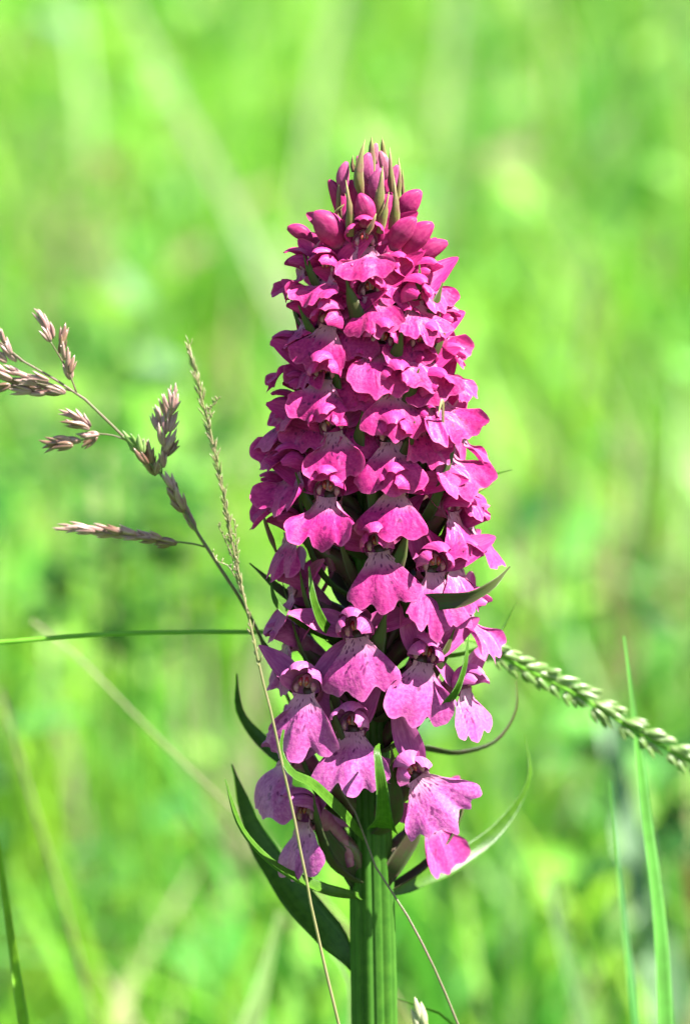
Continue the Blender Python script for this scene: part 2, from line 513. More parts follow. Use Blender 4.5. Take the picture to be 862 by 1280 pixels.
LIP_HALF = [(1.5, 0.0), (1.5, 1.0), (1.75, 2.0), (2.8, 3.1), (4.2, 4.2), (5.05, 5.5), (5.0, 6.8), (4.2, 7.9), (3.0, 8.4), (1.9, 8.2), (1.0, 8.7), (0.0, 9.3)]
def lip_mesh(rng, L=1.0, W=1.0, a0=15, a1=78, reflex=0.35, notch=1.0, fold=0.0, asym=0.0):
    flare = rng.uniform(-0.7, 1.5)
    pts = []
    for (a, b) in LIP_HALF:
        nb = b
        if 1.5 < a < 2.2 and b > 7: nb = b - max(0, notch - 0.6) * 0.6
        pts.append(Vector((a * W, nb * L, 0)))
    left = [Vector((-p.x * (1 + asym), p.y, 0)) for p in pts[:-1]]
    out = left + [pts[-1]] + pts[:-1][::-1]
    NO = 72; NS = 16
    O = catmull(out, NO + 1)
    cr = rng.choice((0.7, 1.0, 1.0, 1.6, 2.4))
    f1, f2, f3 = rng.uniform(0, 6), rng.uniform(0, 6), rng.uniform(0, 6)
    V = []; uv = []; uv2 = []
    Lmax = 9.0 * L
    # midline: integrate bending angle
    NB = 60
    yy = [0.0]; zz = [0.0]; al = []
    for i in range(NB + 1):
        t = i / NB
        e = t * t * (3 - 2 * t)
        al.append(R_(a0 + (a1 - a0) * min(1, 1.25 * e) + (66 - a0) * math.exp(-(t / 0.20) ** 2)))
    for i in range(NB):
        d = Lmax * 1.15 / NB
        yy.append(yy[-1] - math.cos(al[i]) * d); zz.append(zz[-1] - math.sin(al[i]) * d)
    for j in range(NO + 1):
        fj = j / NO
        b0 = Vector((-1.5 * W * (1 - 2 * fj), 0.0, 0))
        o = O[j].copy()
        edge = 1 + cr * (0.016 * math.sin(fj * 55 + f1) + 0.012 * math.sin(fj * 91 + f2) + 0.022 * math.sin(fj * 23 + f3))
        o = b0 + (o - b0) * edge
        for i in range(NS + 1):
            s = i / NS
            p = b0.lerp(o, s)
            a, b = p.x, max(p.y, 0)
            q = b / (Lmax * 1.15) * NB
            k = min(int(q), NB - 1); fr = q - k
            y = yy[k] + (yy[k + 1] - yy[k]) * fr; z = zz[k] + (zz[k + 1] - zz[k]) * fr
            A = al[k]
            w = 5.1 * W
            bend = reflex * (min(1, 0.05 + b / 6.0))
            ang = bend * a / w * 1.4
            x = a if abs(bend) < 1e-3 else w / (1.4 * bend) * math.sin(ang)
            d = 0 if abs(bend) < 1e-3 else -w / (1.4 * bend) * (1 - math.cos(ang))
            d += (s ** 3) * 0.24 * cr * (math.sin(fj * 19 + f1) + 0.6 * math.sin(fj * 37 + f2))
            d += 0.20 * math.exp(-(a / 0.9) ** 2) * min(1, b / 2) - 0.13 * math.exp(-((abs(a) - 1.9) / 0.7) ** 2) * min(1, b / 3)
            d += fold * a + flare * (s ** 2.5) * (a / w) ** 2 * 1.6
            # sides of the mouth rise into the throat
            if b < 1.6: d += 0.55 * (abs(a) / 1.2) ** 2 * (1 - b / 1.6)
            V.append(Vector((x, y - math.sin(A) * d, z + math.cos(A) * d)) * MM)
            uv.append((0.5 + p.x / 10.5, p.y / 9.5)); uv2.append((fj, s))
    F = []
    m = NS + 1
    for j in range(NO):
        for i in range(NS):
            F.append((j * m + i, (j + 1) * m + i, (j + 1) * m + i + 1, j * m + i + 1))
    return V, F, uv, uv2

def petal_strip(start, elev, yaw, L, W, curl=0.0, twist=0.0, arc=0.6, n=14, nu=8, tipw=0.12, side_curl=0.0, ruffle=0.0, ph=0.0, face=None):
    """petal from a start point (mm); elev/yaw give its first direction, curl bends it in elevation (deg over its length)"""
    pts = [Vector(start)]
    sides = []
    for i in range(n):
        t = i / (n - 1)
        e = R_(elev + curl * t); yv = R_(yaw + side_curl * t)
        T = Vector((math.sin(yv) * math.cos(e), -math.cos(yv) * math.cos(e), math.sin(e)))
        S = Vector((math.cos(yv), math.sin(yv), 0))
        S = Matrix.Rotation(R_(twist * (0.4 + 0.6 * t)), 3, T) @ S
        sides.append(S)
        if i < n - 1: pts.append(pts[-1] + T * (L / (n - 1)))
    W_ = [W * (max(0.0, math.sin(math.pi * min(1, (0.16 + 0.80 * (i / (n - 1)) ** 0.9)))) ** 0.75) for i in range(n)]
    W_[-1] = W * tipw
    V, F, uv = strip(pts, sides, W_, nu=nu, arc=arc, ruffle=ruffle, rf=1.6, ph=ph)
    return [v * MM for v in V], F, uv

def head_matrix(pitch, roll):
    return Matrix.Rotation(R_(roll), 3, 'Y') @ Matrix.Rotation(R_(pitch), 3, 'X')

def sepal_dir(spread, back, sgn):
    """unit direction of a lateral sepal: spread from upright (deg), leaning back by `back` deg"""
    s, b = R_(spread), R_(back)
    return Vector((sgn * math.sin(s), math.cos(s) * math.sin(b) + 0.10, math.cos(s) * math.cos(b))).normalized()
def sepal_strip(rng, sgn, spread, back, L, W, twist, bend):
    D = sepal_dir(spread, back, sgn)
    n = 14
    P = [Vector((sgn * 1.0, 0.9, 0.9))]
    sides = []
    bd = Vector((0, -1, 0.1)) * bend
    for i in range(n):
        t = i / (n - 1)
        T = (D + bd * (t * t - 0.15)).normalized()
        S = T.cross(Vector((0, 1, 0))).normalized()
        S = Matrix.Rotation(R_(twist * (0.3 + 0.7 * t)), 3, T) @ S
        sides.append(S)
        if i < n - 1: P.append(P[-1] + T * (L / (n - 1)))
    Wd = [W * max(0.03, math.sin(math.pi * (0.14 + 0.83 * (i / (n - 1)) ** 0.85))) ** 0.7 for i in range(n)]
    Wd[-1] = W * 0.10
    V, F, uv = strip(P, sides, Wd, nu=8, arc=0.55 + 0.25 * rng.random(), ruffle=0.10, rf=1.1, ph=rng.uniform(0, 6))
    return [v * MM for v in V], F, uv

FLOWER_N = [0]
def flower(px, py, yaw, sc=1.0, a0=15, a1=78, pitch=0, roll=0, sep=(50, 50), stw=(20, -20), sback=(15, 15), sbend=(0.2, 0.2), hood=0, reflex=None, L=1.0, W=1.0, notch=None, Rm=None, Y=None, fold=0.0, tint=None, bract=True):
    rng = random.Random(1000 + FLOWER_N[0] * 17)
    up = min(1, max(0, (680 - py) / 60)); L *= (1 - 0.17 * up) * rng.uniform(0.93, 1.06); W *= (1 - 0.06 * up) * rng.uniform(0.90, 1.05); a1 -= 3 * up
    L *= 0.92 if py > 650 else 0.97; W *= 0.96
    sc *= 1.04 * (0.90 if py < 360 else 1.0) * (0.88 if abs(yaw) > 45 else 1.0); a0 += 10 + 16 * (1 - up) + (16 if yaw < -8 and py > 520 else 0) + rng.uniform(-14, 12); a1 += rng.uniform(-8, 8); roll += rng.uniform(-13, 13); pitch += rng.uniform(-8, 6); fold += rng.uniform(-0.14, 0.14)
    FLOWER_N[0] += 1
    R = Rm if Rm is not None else Rpx(py)
    if Y is None and abs(yaw) > 24:
        px = AX + (px - AX) * (0.90 if px > AX else 0.93) * (0.88 if 385 < py < 545 else 0.97)
    yy = -R * MM * math.cos(R_(yaw)) if Y is None else Y
    loc = at(px, py, yy)
    if Y is None and abs(yaw) > 95:
        pass
    # the flower's own mesh is its ovary, running back and down to the stem
    rot = Matrix.Rotation(R_(yaw), 3, 'Z')
    axis_pt = Vector((0, 0, loc.z))
    inv = rot.inverted()
    stem_local = inv @ (Vector((0, 0, loc.z)) - loc)
    dirh = Vector((stem_local.x, stem_local.y, 0)); dist = dirh.length; dirh.normalize()
    drop = 8.5 * MM * (0.75 + 0.25 * min(1, max(0, (py - 300) / 300)))
    p0 = dirh * (dist - 1.6 * MM) + Vector((0, 0, -drop))
    p1 = dirh * (dist * 0.70) + Vector((0, 0, -drop * 0.62))
    p2 = Vector((0, 3.0, -1.6)) * MM * sc
    p3 = Vector((0, 1.2, 0.4)) * MM * sc
    P = catmull([p0, p1, p2, p3], 12)
    rad = [lerp_list([0.9, 1.25, 1.35, 1.0, 0.8], i / 11) * MM for i in range(12)]
    V, F, uv = tube(P, rad, seg=10, ridge=0.18, nridge=6)
    fl = build('flower', V, F, M_OVARY, orchid, uv=uv)
    fl.location = loc
    fl.rotation_euler = (0, 0, R_(yaw))
    H = head_matrix(pitch, roll)
    def put(name, V, F, m, uv, uv2=None, midx=None):
        o = build(name, [H @ (v * sc) for v in V], F, m, fl, uv=uv, uv2=uv2, midx=midx)
        o.color = c
        return o
    c = tint or colour_at(py, rng.random())
    rf = reflex * rng.uniform(0.1, 0.6) if reflex is not None else rng.uniform(0.1, 0.45)
    nt = notch if notch is not None else rng.uniform(0.3, 1.3)
    V, F, uv, uv2 = lip_mesh(rng, L=L * rng.uniform(0.94, 1.05), W=W * rng.uniform(0.94, 1.06), a0=a0, a1=a1, reflex=rf, notch=nt, fold=fold, asym=rng.uniform(-0.08, 0.08))
    put('lip', V, F, M_LIP, uv, uv2)
    # hood: dorsal sepal arching over the mouth, and the two petals beneath it
    V, F, uv = petal_strip((0, 1.7, 1.0), 84 + hood, 0, 7.6, 2.35, curl=-132, arc=-1.0, tipw=0.28, ruffle=0.05, ph=rng.uniform(0, 6))
    put('hood', V, F, M_PETAL, uv)
    for sgn in (-1, 1):
        V, F, uv = petal_strip((0, 1.6, 0.7), 76 + hood + rng.uniform(-6, 6), 0, 6.9 * rng.uniform(0.92, 1.05), 2.0, curl=-122 + rng.uniform(-12, 12), arc=-0.9, tipw=0.25, ruffle=0.07, ph=rng.uniform(0, 6))
        Q = Matrix.Rotation(R_(sgn * rng.uniform(42, 56)), 3, 'Y')
        V = [Q @ (v - Vector((0, 0, 0.0011))) + Vector((sgn * 0.0002, 0, 0.0011)) for v in V]
        put('petal', V, F, M_PETAL, uv)
    for i, sgn in enumerate((-1, 1)):
        V, F, uv = sepal_strip(rng, sgn, sep[i] + rng.uniform(-4, 4), sback[i] - 6, 8.2 * rng.uniform(0.92, 1.06), 1.75 * rng.uniform(0.9, 1.1), (stw[i] if abs(stw[i]) != 20 else -sgn * rng.uniform(10, 65)) + rng.uniform(-8, 8), sbend[i] + rng.uniform(-0.1, 0.35))
        put('sepal', V, F, M_PETAL, uv)
    # spur: open funnel behind the mouth
    P = catmull([Vector(p) * MM for p in ((0, -0.1, 0.75), (0, 1.3, 0.5), (0, 3.0, -0.5), (0, 5.2, -2.6), (0, 6.2, -5.4))], 12)
    rad = [lerp_list([1.9, 1.5, 1.1, 0.95, 0.85, 0.45], i / 11) * MM for i in range(12)]
    V, F, uv = tube(P, rad, seg=14, cap=False)
    put('spur', V, F, M_SPUR, uv)
    # column with its two pollen masses
    mb = MB()
    P = [Vector((0, 1.5, 1.0)) * MM, Vector((0, 0.9, 1.55)) * MM, Vector((0, 0.1, 1.75)) * MM, Vector((0, -0.5, 1.4)) * MM]
    V, F, uv = tube(catmull(P, 8), [0.5 * MM, 0.7 * MM, 0.82 * MM, 0.85 * MM, 0.82 * MM, 0.7 * MM, 0.5 * MM, 0.15 * MM], seg=10)
    mb.add(V, F, uv, 0)
    for sgn in (-1, 1):
        P = [Vector((sgn * 0.32, -0.35, 2.15)) * MM, Vector((sgn * 0.42, -0.72, 1.6)) * MM, Vector((sgn * 0.30, -0.75, 1.05)) * MM]
        V, F, uv = tube(catmull(P, 6), [0.1 * MM, 0.24 * MM, 0.28 * MM, 0.26 * MM, 0.18 * MM, 0.06 * MM], seg=6)
        mb.add(V, F, uv, 1)
        P = [Vector((sgn * 0.95, 0.0, 1.5)) * MM, Vector((sgn * 1.15, -0.3, 0.9)) * MM, Vector((sgn * 1.05, -0.2, 0.3)) * MM]
        V, F, uv = tube(catmull(P, 5), [0.1 * MM, 0.3 * MM, 0.34 * MM, 0.3 * MM, 0.1 * MM], seg=6)
        mb.add(V, F, uv, 0)
    put('column', mb.V, mb.F, [M_COLUMN, M_POLLEN], mb.uv, midx=mb.m)
    if bract:
        # the bract that carries this flower
        side = rng.choice((-1, 1)) * rng.uniform(0.8, 2.2) * MM
        ln = np.interp(py, [280, 500, 800, 1100], [0.7, 0.95, 1.15, 1.2])
        q0 = dirh * (dist - 2.0 * MM) + Vector((0, 0, -drop - 1.2 * MM))
        out = -dirh
        q1 = q0 + out * (4.5 * MM) + Vector((side * 0.5, 0, 3.0 * MM))
        q2 = q1 + (out * 3.2 * MM + Vector((side, 0, 5.5 * MM))) * ln
        q3 = q2 + (out * rng.uniform(0.2, 1.4) * MM + Vector((side * 0.6, 0, 4.0 * MM))) * ln
        P = catmull([q0, q1, q2, q3], 14)
        P = [loc + rot @ p for p in P]
        sd = rot @ Vector((-dirh.y, dirh.x, 0))
        Wb = [lerp_list([1.5, 1.7, 1.35, 0.85, 0.10], i / 13) * MM for i in range(14)]
        V, F, uv = strip(P, [sd] * 14, Wb, nu=6, cup=-0.3, thick=0.3 * MM)
        build('bract', V, F, M_BRACT_DK if py > 330 else M_BRACT_UP, orchid, uv=uv)
    return fl

# front and side flowers, top to bottom: where each mouth is in the picture and how it is turned
flower(456, 309, -3, 0.95, a0=-8, a1=58, sep=(62, 58), stw=(5, -5), sback=(5, 5), hood=12, reflex=0.75, notch=0.5, bract=False)
flower(404, 344, -36, 0.88, a0=0, a1=66, sep=(55, 50), reflex=0.65, notch=0.7, hood=4)
flower(464, 370, 0, 0.86, a0=5, a1=68, sep=(60, 60), reflex=0.7, notch=0.8, pitch=6)
flower(524, 378, 26, 0.92, a0=-8, a1=58, sep=(50, 62), reflex=0.7, hood=0, pitch=4)
flower(537, 436, 32, 0.92, a0=0, a1=66, sep=(52, 60), reflex=0.6)
flower(412, 408, -24, 0.92, a0=5, a1=72, sep=(66, 50), reflex=0.65, notch=0.8)
flower(476, 434, 2, 0.96, a0=2, a1=66, sep=(66, 62), reflex=0.62, notch=0.5, pitch=4)
flower(372, 338, -72, 0.88, a0=0, a1=62, sep=(55, 45), reflex=0.5)
flower(368, 402, -72, 0.90, a0=0, a1=66, sep=(50, 55), reflex=0.5)
flower(492, 487, 6, 1.0, a0=4, a1=68, sep=(62, 58), reflex=0.6, notch=0.6, roll=-6)
flower(406, 474, -20, 0.94, a0=6, a1=74, sep=(66, 58), reflex=0.62, notch=0.8)
flower(364, 496, -62, 0.92, a0=6, a1=72, sep=(62, 48), reflex=0.6)
flower(560, 498, 34, 0.98, a0=8, a1=74, sep=(50, 48), reflex=0.6, notch=1.3)
flower(574, 462, 66, 0.94, a0=5, a1=64, sep=(48, 58), reflex=0.5)
flower(418, 540, -15, 0.98, a0=6, a1=76, sep=(66, 66), reflex=0.65, notch=0.7)
flower(489, 553, 2, 1.03, a0=6, a1=74, sep=(60, 46), stw=(20, -50), reflex=0.6, notch=0.6)
flower(356, 548, -72, 0.94, a0=0, a1=66, sep=(58, 50), reflex=0.5)
flower(564, 566, 42, 0.95, a0=10, a1=78, sep=(50, 52), reflex=0.75, L=1.02)
flower(362, 590, -50, 1.02, a0=6, a1=76, sep=(62, 58), reflex=0.55, notch=1.6)
flower(410, 622, -12, 1.0, a0=8, a1=80, sep=(64, 64), reflex=0.55, notch=1.7, pitch=0)
flower(494, 616, -12, 0.98, a0=8, a1=78, roll=14, sep=(60, 80), stw=(10, -35), reflex=0.7, notch=1.2)
flower(578, 640, 52, 0.98, a0=10, a1=78, sep=(52, 66), reflex=0.75)
flower(356, 668, -66, 0.98, a0=4, a1=72, sep=(58, 50), reflex=0.5, notch=1.8)
flower(474, 690, -4, 1.0, a0=10, a1=80, sep=(66, 48), stw=(20, -60), reflex=0.6, notch=1.5)
flower(541, 716, 16, 1.0, a0=10, a1=80, sep=(14, 62), stw=(10, -40), reflex=0.55, notch=1.4)
flower(582, 706, 50, 0.98, a0=12, a1=80, sep=(50, 60), reflex=0.6, notch=1.5)
flower(360, 738, -74, 0.96, a0=4, a1=70, sep=(50, 60), reflex=0.5)
flower(447, 797, -4, 1.05, a0=12, a1=82, sep=(66, 76), stw=(65, -50), sback=(0, 0), reflex=0.45, notch=1.6)
flower(528, 828, 9, 1.0, a0=12, a1=84, sep=(24, 46), stw=(20, -45), reflex=0.35, notch=1.4)
flower(600, 768, 62, 0.95, a0=10, a1=78, sep=(50, 50), reflex=0.6)
flower(594, 862, 48, 0.98, a0=12, a1=82, sep=(40, 62), reflex=0.6, notch=1.4)
flower(382, 868, -20, 1.02, a0=12, a1=84, sep=(50, 40), stw=(60, -20), reflex=0.55, notch=1.6)
flower(352, 806, -76, 0.96, a0=6, a1=76, sep=(62, 46), reflex=0.5)
flower(441, 915, -6, 0.98, a0=14, a1=84, sep=(46, 22), stw=(30, -70), reflex=0.7, notch=1.5)
flower(521, 972, 12, 1.04, a0=4, a1=70, sep=(46, 14), stw=(65, -20), roll=-30, reflex=0.3, notch=1.0, L=0.90, W=1.10)
flower(537, 1026, 44, 0.86, a0=40, a1=88, sep=(60, 70), reflex=0.7, roll=-22, Y=0.001, Rm=7.5, tint=(0.38, 0.035, 0.19, 1))  # tint darkened to put the shadow on this lip into its colour
flower(376, 1028, -50, 1.22, a0=12, a1=82, sep=(60, 20), reflex=0.6, notch=1.2)
flower(352, 952, -66, 1.15, a0=12, a1=80, sep=(56, 50), reflex=0.6)
for a in ((536, 350, 50), (566, 412, 72), (592, 545, 74), (588, 606, 70), (604, 660, 76), (350, 446, -80), (342, 520, -82), (338, 622, -82)):
    flower(a[0], a[1], a[2], 0.9, a0=6, a1=70, sep=(52, 52), reflex=0.5)
for a in ((436, 352, -16), (494, 344, 16), (440, 400, -8), (502, 410, 16), (448, 462, -8), (528, 462, 22), (452, 520, -8), (528, 530, 20), (384, 444, -44), (382, 520, -40)):
    flower(a[0], a[1], a[2], 0.80, a0=10, a1=76, sep=(48, 48), reflex=0.4, Rm=Rpx(a[1]) - 1.6, bract=False)
# those round the back of the spike, seen at the outline and through the gaps
back = [(330, 150), (330, -140), (385, 110), (390, 175), (395, -112), (445, 140), (450, -150), (455, 96), (500, -108), (505, 180), (515, 104), (555, 138), (560, -140), (600, 96), (610, -106), (620, 170), (660, 120), (680, -130), (735, 150), (745, 100), (760, -105), (830, 120), (870, -140), (1035, 188)]
for (py, yw) in back:
    R = Rpx(py)
    R *= 0.80 if 385 < py < 560 else 0.88
    px = AX + R * math.sin(R_(yw)) * MM / pxm(0)
    flower(px, py, yw, 0.92, a0=8, a1=74, sep=(55, 55), reflex=0.55, Y=-R * MM * math.cos(R_(yw)))

# buds at the tip, with their bracts
def bud(px, py, lpx, wpx, tilt, Y, lean=0.0, col=(0.50, 0.05, 0.24)):
    c = at(px, py, Y); k = pxm(Y)
    L = lpx * k; W = wpx * k * 0.5
    d = Vector((math.sin(R_(tilt)), -math.sin(R_(lean)), math.cos(R_(tilt)))).normalized()
    n = 14; seg = 18
    sidev = Vector((d.z, 0, -d.x)).normalized()
    P = [c + d * (L * (i / (n - 1) - 0.5)) + sidev * (0.10 * L * math.sin(math.pi * i / (n - 1)) * (1 if tilt < 0 else -1)) for i in range(n)]
    rad = [max(0.02, math.sin(math.pi * (0.10 + 0.87 * (i / (n - 1)) ** 0.85))) ** 0.7 * W * (0.62 + 0.42 * i / (n - 1)) for i in range(n)]
    V, F, uv = tube(P, rad, seg=seg, ridge=0.24, nridge=3, rot=random.uniform(0, 6))
    o = build('bud', V, F, M_PETAL, orchid, uv=uv)
    o.color = tuple(col) + (1,)
DP = (0.36, 0.025, 0.13); PP = (0.36, 0.07, 0.18); PK = (0.40, 0.15, 0.19)
for b in ((452, 263, 44, 31, -6, -0.0058, 20, DP), (418, 249, 50, 22, -16, -0.0022, 5, DP), (432, 222, 40, 19, 4, -0.003, 6, PP), (461, 211, 40, 22, 0, -0.0024, 8, PP),
          (477, 207, 36, 16, -8, 0.0006, 0, PK), (474, 232, 44, 24, 6, -0.0035, 12, PP), (494, 224, 36, 15, 8, -0.001, 4, PP), (514, 257, 44, 31, 32, -0.001, 10, DP),
          (407, 288, 56, 43, -32, -0.0045, 20, DP), (374, 293, 34, 22, -62, 0.0015, 0, DP), (505, 293, 52, 32, 34, -0.005, 20, DP), (524, 299, 52, 34, 40, -0.003, 10, DP),
          (540, 316, 46, 26, 55, -0.0012, 5, DP), (440, 245, 40, 20, -6, -0.001, 0, DP), (484, 262, 44, 24, 10, -0.0015, 0, DP), (462, 236, 46, 26, 0, 0.003, 0, PP),
          (395, 310, 44, 30, -42, 0.003, 0, DP), (448, 212, 34, 16, -4, 0.001, 0, PP), (470, 192, 26, 13, 2, 0.0006, 0, PK), (498, 268, 46, 26, 20, 0.004, 0, DP), (432, 272, 44, 26, -14, 0.004, 0, DP), (470, 215, 44, 24, 0, 0.0035, 0, PP), (462, 285, 46, 28, 2, -0.0015, 8, DP), (478, 288, 46, 26, 8, 0.0, 8, DP), (450, 235, 44, 22, -4, 0.002, 0, DP), (486, 240, 44, 22, 6, 0.002, 0, DP), (446, 292, 46, 26, -10, -0.001, 8, DP), (476, 250, 46, 26, 2, 0.0, 0, DP), (464, 225, 40, 20, 0, 0.001, 0, PP)):
    bud(*b)
def bract_up(path, w, m=M_BRACT_UP, tw=0, cup=-0.35):
    V, F, uv = px_leaf(path, [q * 0.72 for q in w], twist=tw, cup=cup, thick=0.4, n=16)
    build('bract', V, F, m, orchid, uv=uv)
bract_up([(452, 246, -.0042), (448, 225, -.0050), (450, 200, -.0048), (456, 174, -.0040)], [5, 9, 8, 4, 0.8])
bract_up([(463, 215, -.001), (464, 192, -.001), (464, 171, -.001)], [8, 8, 5, 0.8])
bract_up([(480, 210, .001), (479, 192, .001), (477, 171, .001)], [6, 6, 4, 0.6])
bract_up([(490, 240, -.002), (488, 210, -.002), (487, 184, -.001)], [5, 5, 3, 0.6])
bract_up([(496, 250, -.001), (499, 222, -.001), (498, 197, .0)], [4, 5, 3, 0.6])
bract_up([(437, 296, -.0058), (437, 265, -.0066), (432, 225, -.0060)], [7, 8, 6, 3, 0.8])
bract_up([(470, 276, -.0055), (474, 250, -.0062), (478, 208, -.0055)], [9, 10, 8, 4, 0.8])
bract_up([(490, 288, -.0050), (494, 262, -.0058), (492, 220, -.0048)], [8, 9, 6, 3, 0.7])
bract_up([(474, 292, -.0062), (480, 268, -.0068), (486, 240, -.0062)], [6, 7, 6, 2, 0.7])
bract_up([(458, 292, -.0075), (465, 280, -.0078), (470, 267, -.0075)], [4, 5, 3, 0.8])
bract_up([(424, 280, -.003), (423, 245, -.0035), (425, 209, -.003)], [4, 5, 4, 2, 0.6])
bract_up([(442, 215, .0), (440, 205, .0), (441, 194, .0)], [4, 4, 2, 0.5])
bract_up([(504, 252, .001), (503, 230, .001), (503, 212, .001)], [3, 3, 2, 0.5])
bract_up([(425, 275, -.004), (420, 268, -.0044), (430, 255, -.005)], [3, 4, 3, 0.5])

# bracts and small leaves the picture shows singly
def leaf(path, w, m=M_BRACT, name='bract', label=None, **kw):
    V, F, uv = px_leaf(path, w, **kw)
    o = build(name, V, F, m, orchid, uv=uv)
    if label: o['label'] = label
    return o
leaf([(470, 770, -.004), (540, 752, -.011), (590, 745, -.014), (618, 728, -.014), (637, 708, -.013)], [8, 11, 12, 10, 6, 1], M_BRACT_DK, twist=10, cup=0.5, label='olive brown bract pointing out to one side')
leaf([(540, 900, -.004), (555, 880, -.0105), (570, 860, -.0125), (580, 830, -.013), (585, 795, -.012)], [6, 7, 6, 4, 1], M_BRACT, twist=40, cup=0.5)
leaf([(430, 800, -.003), (400, 775, -.010), (390, 745, -.012), (386, 708, -.0115)], [6, 8, 7, 5, 1.2], M_BRACT, twist=30, cup=0.4)
leaf([(440, 810, -.002), (370, 775, -.006), (345, 755, -.0065), (337, 722, -.006)], [6, 9, 8, 5, 1], M_BRACT, twist=40, cup=0.4)
leaf([(450, 790, .002), (360, 745, .002), (312, 704, .003)], [7, 9, 6, 1], M_BRACT_DK, twist=20)
leaf([(440, 890, .0), (380, 865, -.002), (340, 825, -.003), (322, 790, -.002)], [8, 14, 13, 8, 1], M_BRACT_DK, twist=20)
leaf([(500, 640, .0), (580, 602, .004), (640, 587, .006)], [4, 4, 3, 0.6], M_BRACT, twist=60)
leaf([(500, 660, .0), (575, 625, -.002), (617, 604, -.002)], [4, 4, 3, 0.6], M_BRACT_UP, twist=60)
leaf([(530, 820, .004), (590, 812, .008), (625, 790, .010), (645, 752, .011)], [4, 5, 4, 2, 0.6], M_BRACT, twist=50)
leaf([(548, 545, -.004), (553, 530, -.0095), (552, 500, -.011), (547, 520, -.012)], [1.5, 2, 2, 0.5], M_BRACT_UP, twist=60)
leaf([(525, 660, -.003), (545, 620, -.008), (560, 580, -.008), (570, 545, -.006)], [7, 8, 7, 4, 1], M_BRACT_DK, twist=30)
leaf([(480, 800, -.003), (432, 700, -.008), (420, 660, -.009)], [8, 9, 6, 1], M_BRACT_DK, twist=30)
leaf([(345, 690, -.003), (332, 655, -.003), (328, 640, -.003)], [2, 4, 3, 0.6], M_BRACT_UP, twist=30)
# curled bracts of the lower stem
leaf([(455, 1050, -.003), (415, 1005, -.013), (385, 978, -.0165), (362, 965, -.0185), (350, 942, -.0185), (354, 912, -.018)], [4, 7, 8, 8, 6, 2], M_BRACT, twist=40, cup=0.4, label='short bright green bract curling upward')
leaf([(478, 1030, -.0070), (479, 1014, -.0130), (477, 985, -.0165), (473, 955, -.0168), (471, 938, -.0160), (474, 930, -.0140)], [20, 16, 11, 9, 7, 5, 1.2], M_BRACT, cup=0.6, keel=0.25, n=28, ruffle=0.12, label='upright bright green bract standing on the stem')
leaf([(452, 1122, -.002), (400, 1112, -.008), (345, 1085, -.011), (300, 1035, -.012), (281, 974, -.011)], [5, 9, 10, 8, 6, 1.2], M_BRACT, roll=[35, 40, 70, 70, 55], cup=0.5, label='long narrow bract curving out and up, bright along its edge')
leaf([(446, 1215, .001), (425, 1185, .002), (370, 1120, .006), (320, 1045, .009), (290, 955, .010)], [6, 20, 21, 16, 9, 1], M_BRACT, twist=5, cup=0.3, label='broad dark green leaf rising behind the lower flowers')
leaf([(440, 1010, .003), (380, 960, .007), (330, 930, .010), (300, 890, .011), (296, 842, .011)], [8, 14, 13, 9, 5, 1], M_BRACT, twist=15, cup=0.4)
leaf([(452, 1115, .0), (432, 1080, -.003), (400, 1035, -.005), (388, 1008, -.004)], [10, 12, 11, 9, 5], M_BRACT_DK, twist=10)  # ovary stalk of the lower left flower, built as a bract strip
leaf([(480, 1118, .0), (520, 1100, .006), (580, 1070, .012), (630, 1025, .016), (660, 970, .018), (655, 917, .018)], [5, 11, 13, 11, 8, 5, 1], M_BRACT, roll=[30, 10, 0, 20, 60, 60], cup=0.4, label='long green bract curving out and hooking upward at its tip')
leaf([(478, 1105, -.001), (495, 1080, -.002), (518, 1040, -.002), (528, 1020, -.002)], [9, 11, 11, 4], M_BRACT_DK, twist=0)
leaf([(480, 960, .002), (520, 935, .006), (575, 940, .010), (620, 925, .012), (645, 885, .013), (644, 850, .013)], [4, 5, 5, 4, 3, 2, 0.6], M_BRACT_DK, twist=40, label='thin dark bract looping out below the flowers')
leaf([(475, 920, .0), (500, 900, .004), (535, 890, .004)], [5, 6, 3], M_BRACT_DK, twist=30)
# leaves at the foot of the stem, below the picture
for i in range(5):
    a = i * 2.2 + 0.6
    d = Vector((math.cos(a), math.sin(a), 0))
    P = catmull([d * 0.002 + Vector((0, 0, 0.012 + 0.012 * i)), d * 0.03 + Vector((0, 0, 0.06 + 0.012 * i)), d * 0.075 + Vector((0, 0, 0.085 + 0.012 * i)), d * 0.12 + Vector((0, 0, 0.075))], 16)
    W_ = [lerp_list([0.006, 0.011, 0.012, 0.008, 0.0006], k / 15) for k in range(16)]
    V, F, uv = strip(P, [Vector((-d.y, d.x, 0))] * 16, W_, nu=6, cup=-0.35, thick=0.0008)
    build('leaf', V, F, M_BRACT, orchid, uv=uv)

# ------------------------------------------------------------------ grasses round it
def spindle(c, d, L, W, seg=7, n=8, bend=0.0):
    """one pointed husk from c along d"""
    d = d.normalized()
    sv = d.cross(Vector((0, 1, 0.1))).normalized()
    P = [c + d * (L * i / (n - 1)) + sv * (bend * L * math.sin(math.pi * i / (n - 1))) for i in range(n)]
    r = [max(0.05, math.sin(math.pi * (0.10 + 0.86 * (i / (n - 1)) ** 0.8))) * W for i in range(n)]
    r[-1] = W * 0.05
    return tube(P, r, seg=seg, ridge=0.25, nridge=3, rot=random.uniform(0, 6))
def pxtube(path, r0, r1, n=24, seg=8, wob=0.0):
    P = catmull([at(*p) for p in path], n)
    if wob:
        P = [p + Vector((random.gauss(0, wob), random.gauss(0, wob), random.gauss(0, wob))) for p in P]
    k = pxm(path[0][2])
    return tube(P, [(r0 + (r1 - r0) * i / (n - 1)) * k for i in range(n)], seg=seg)
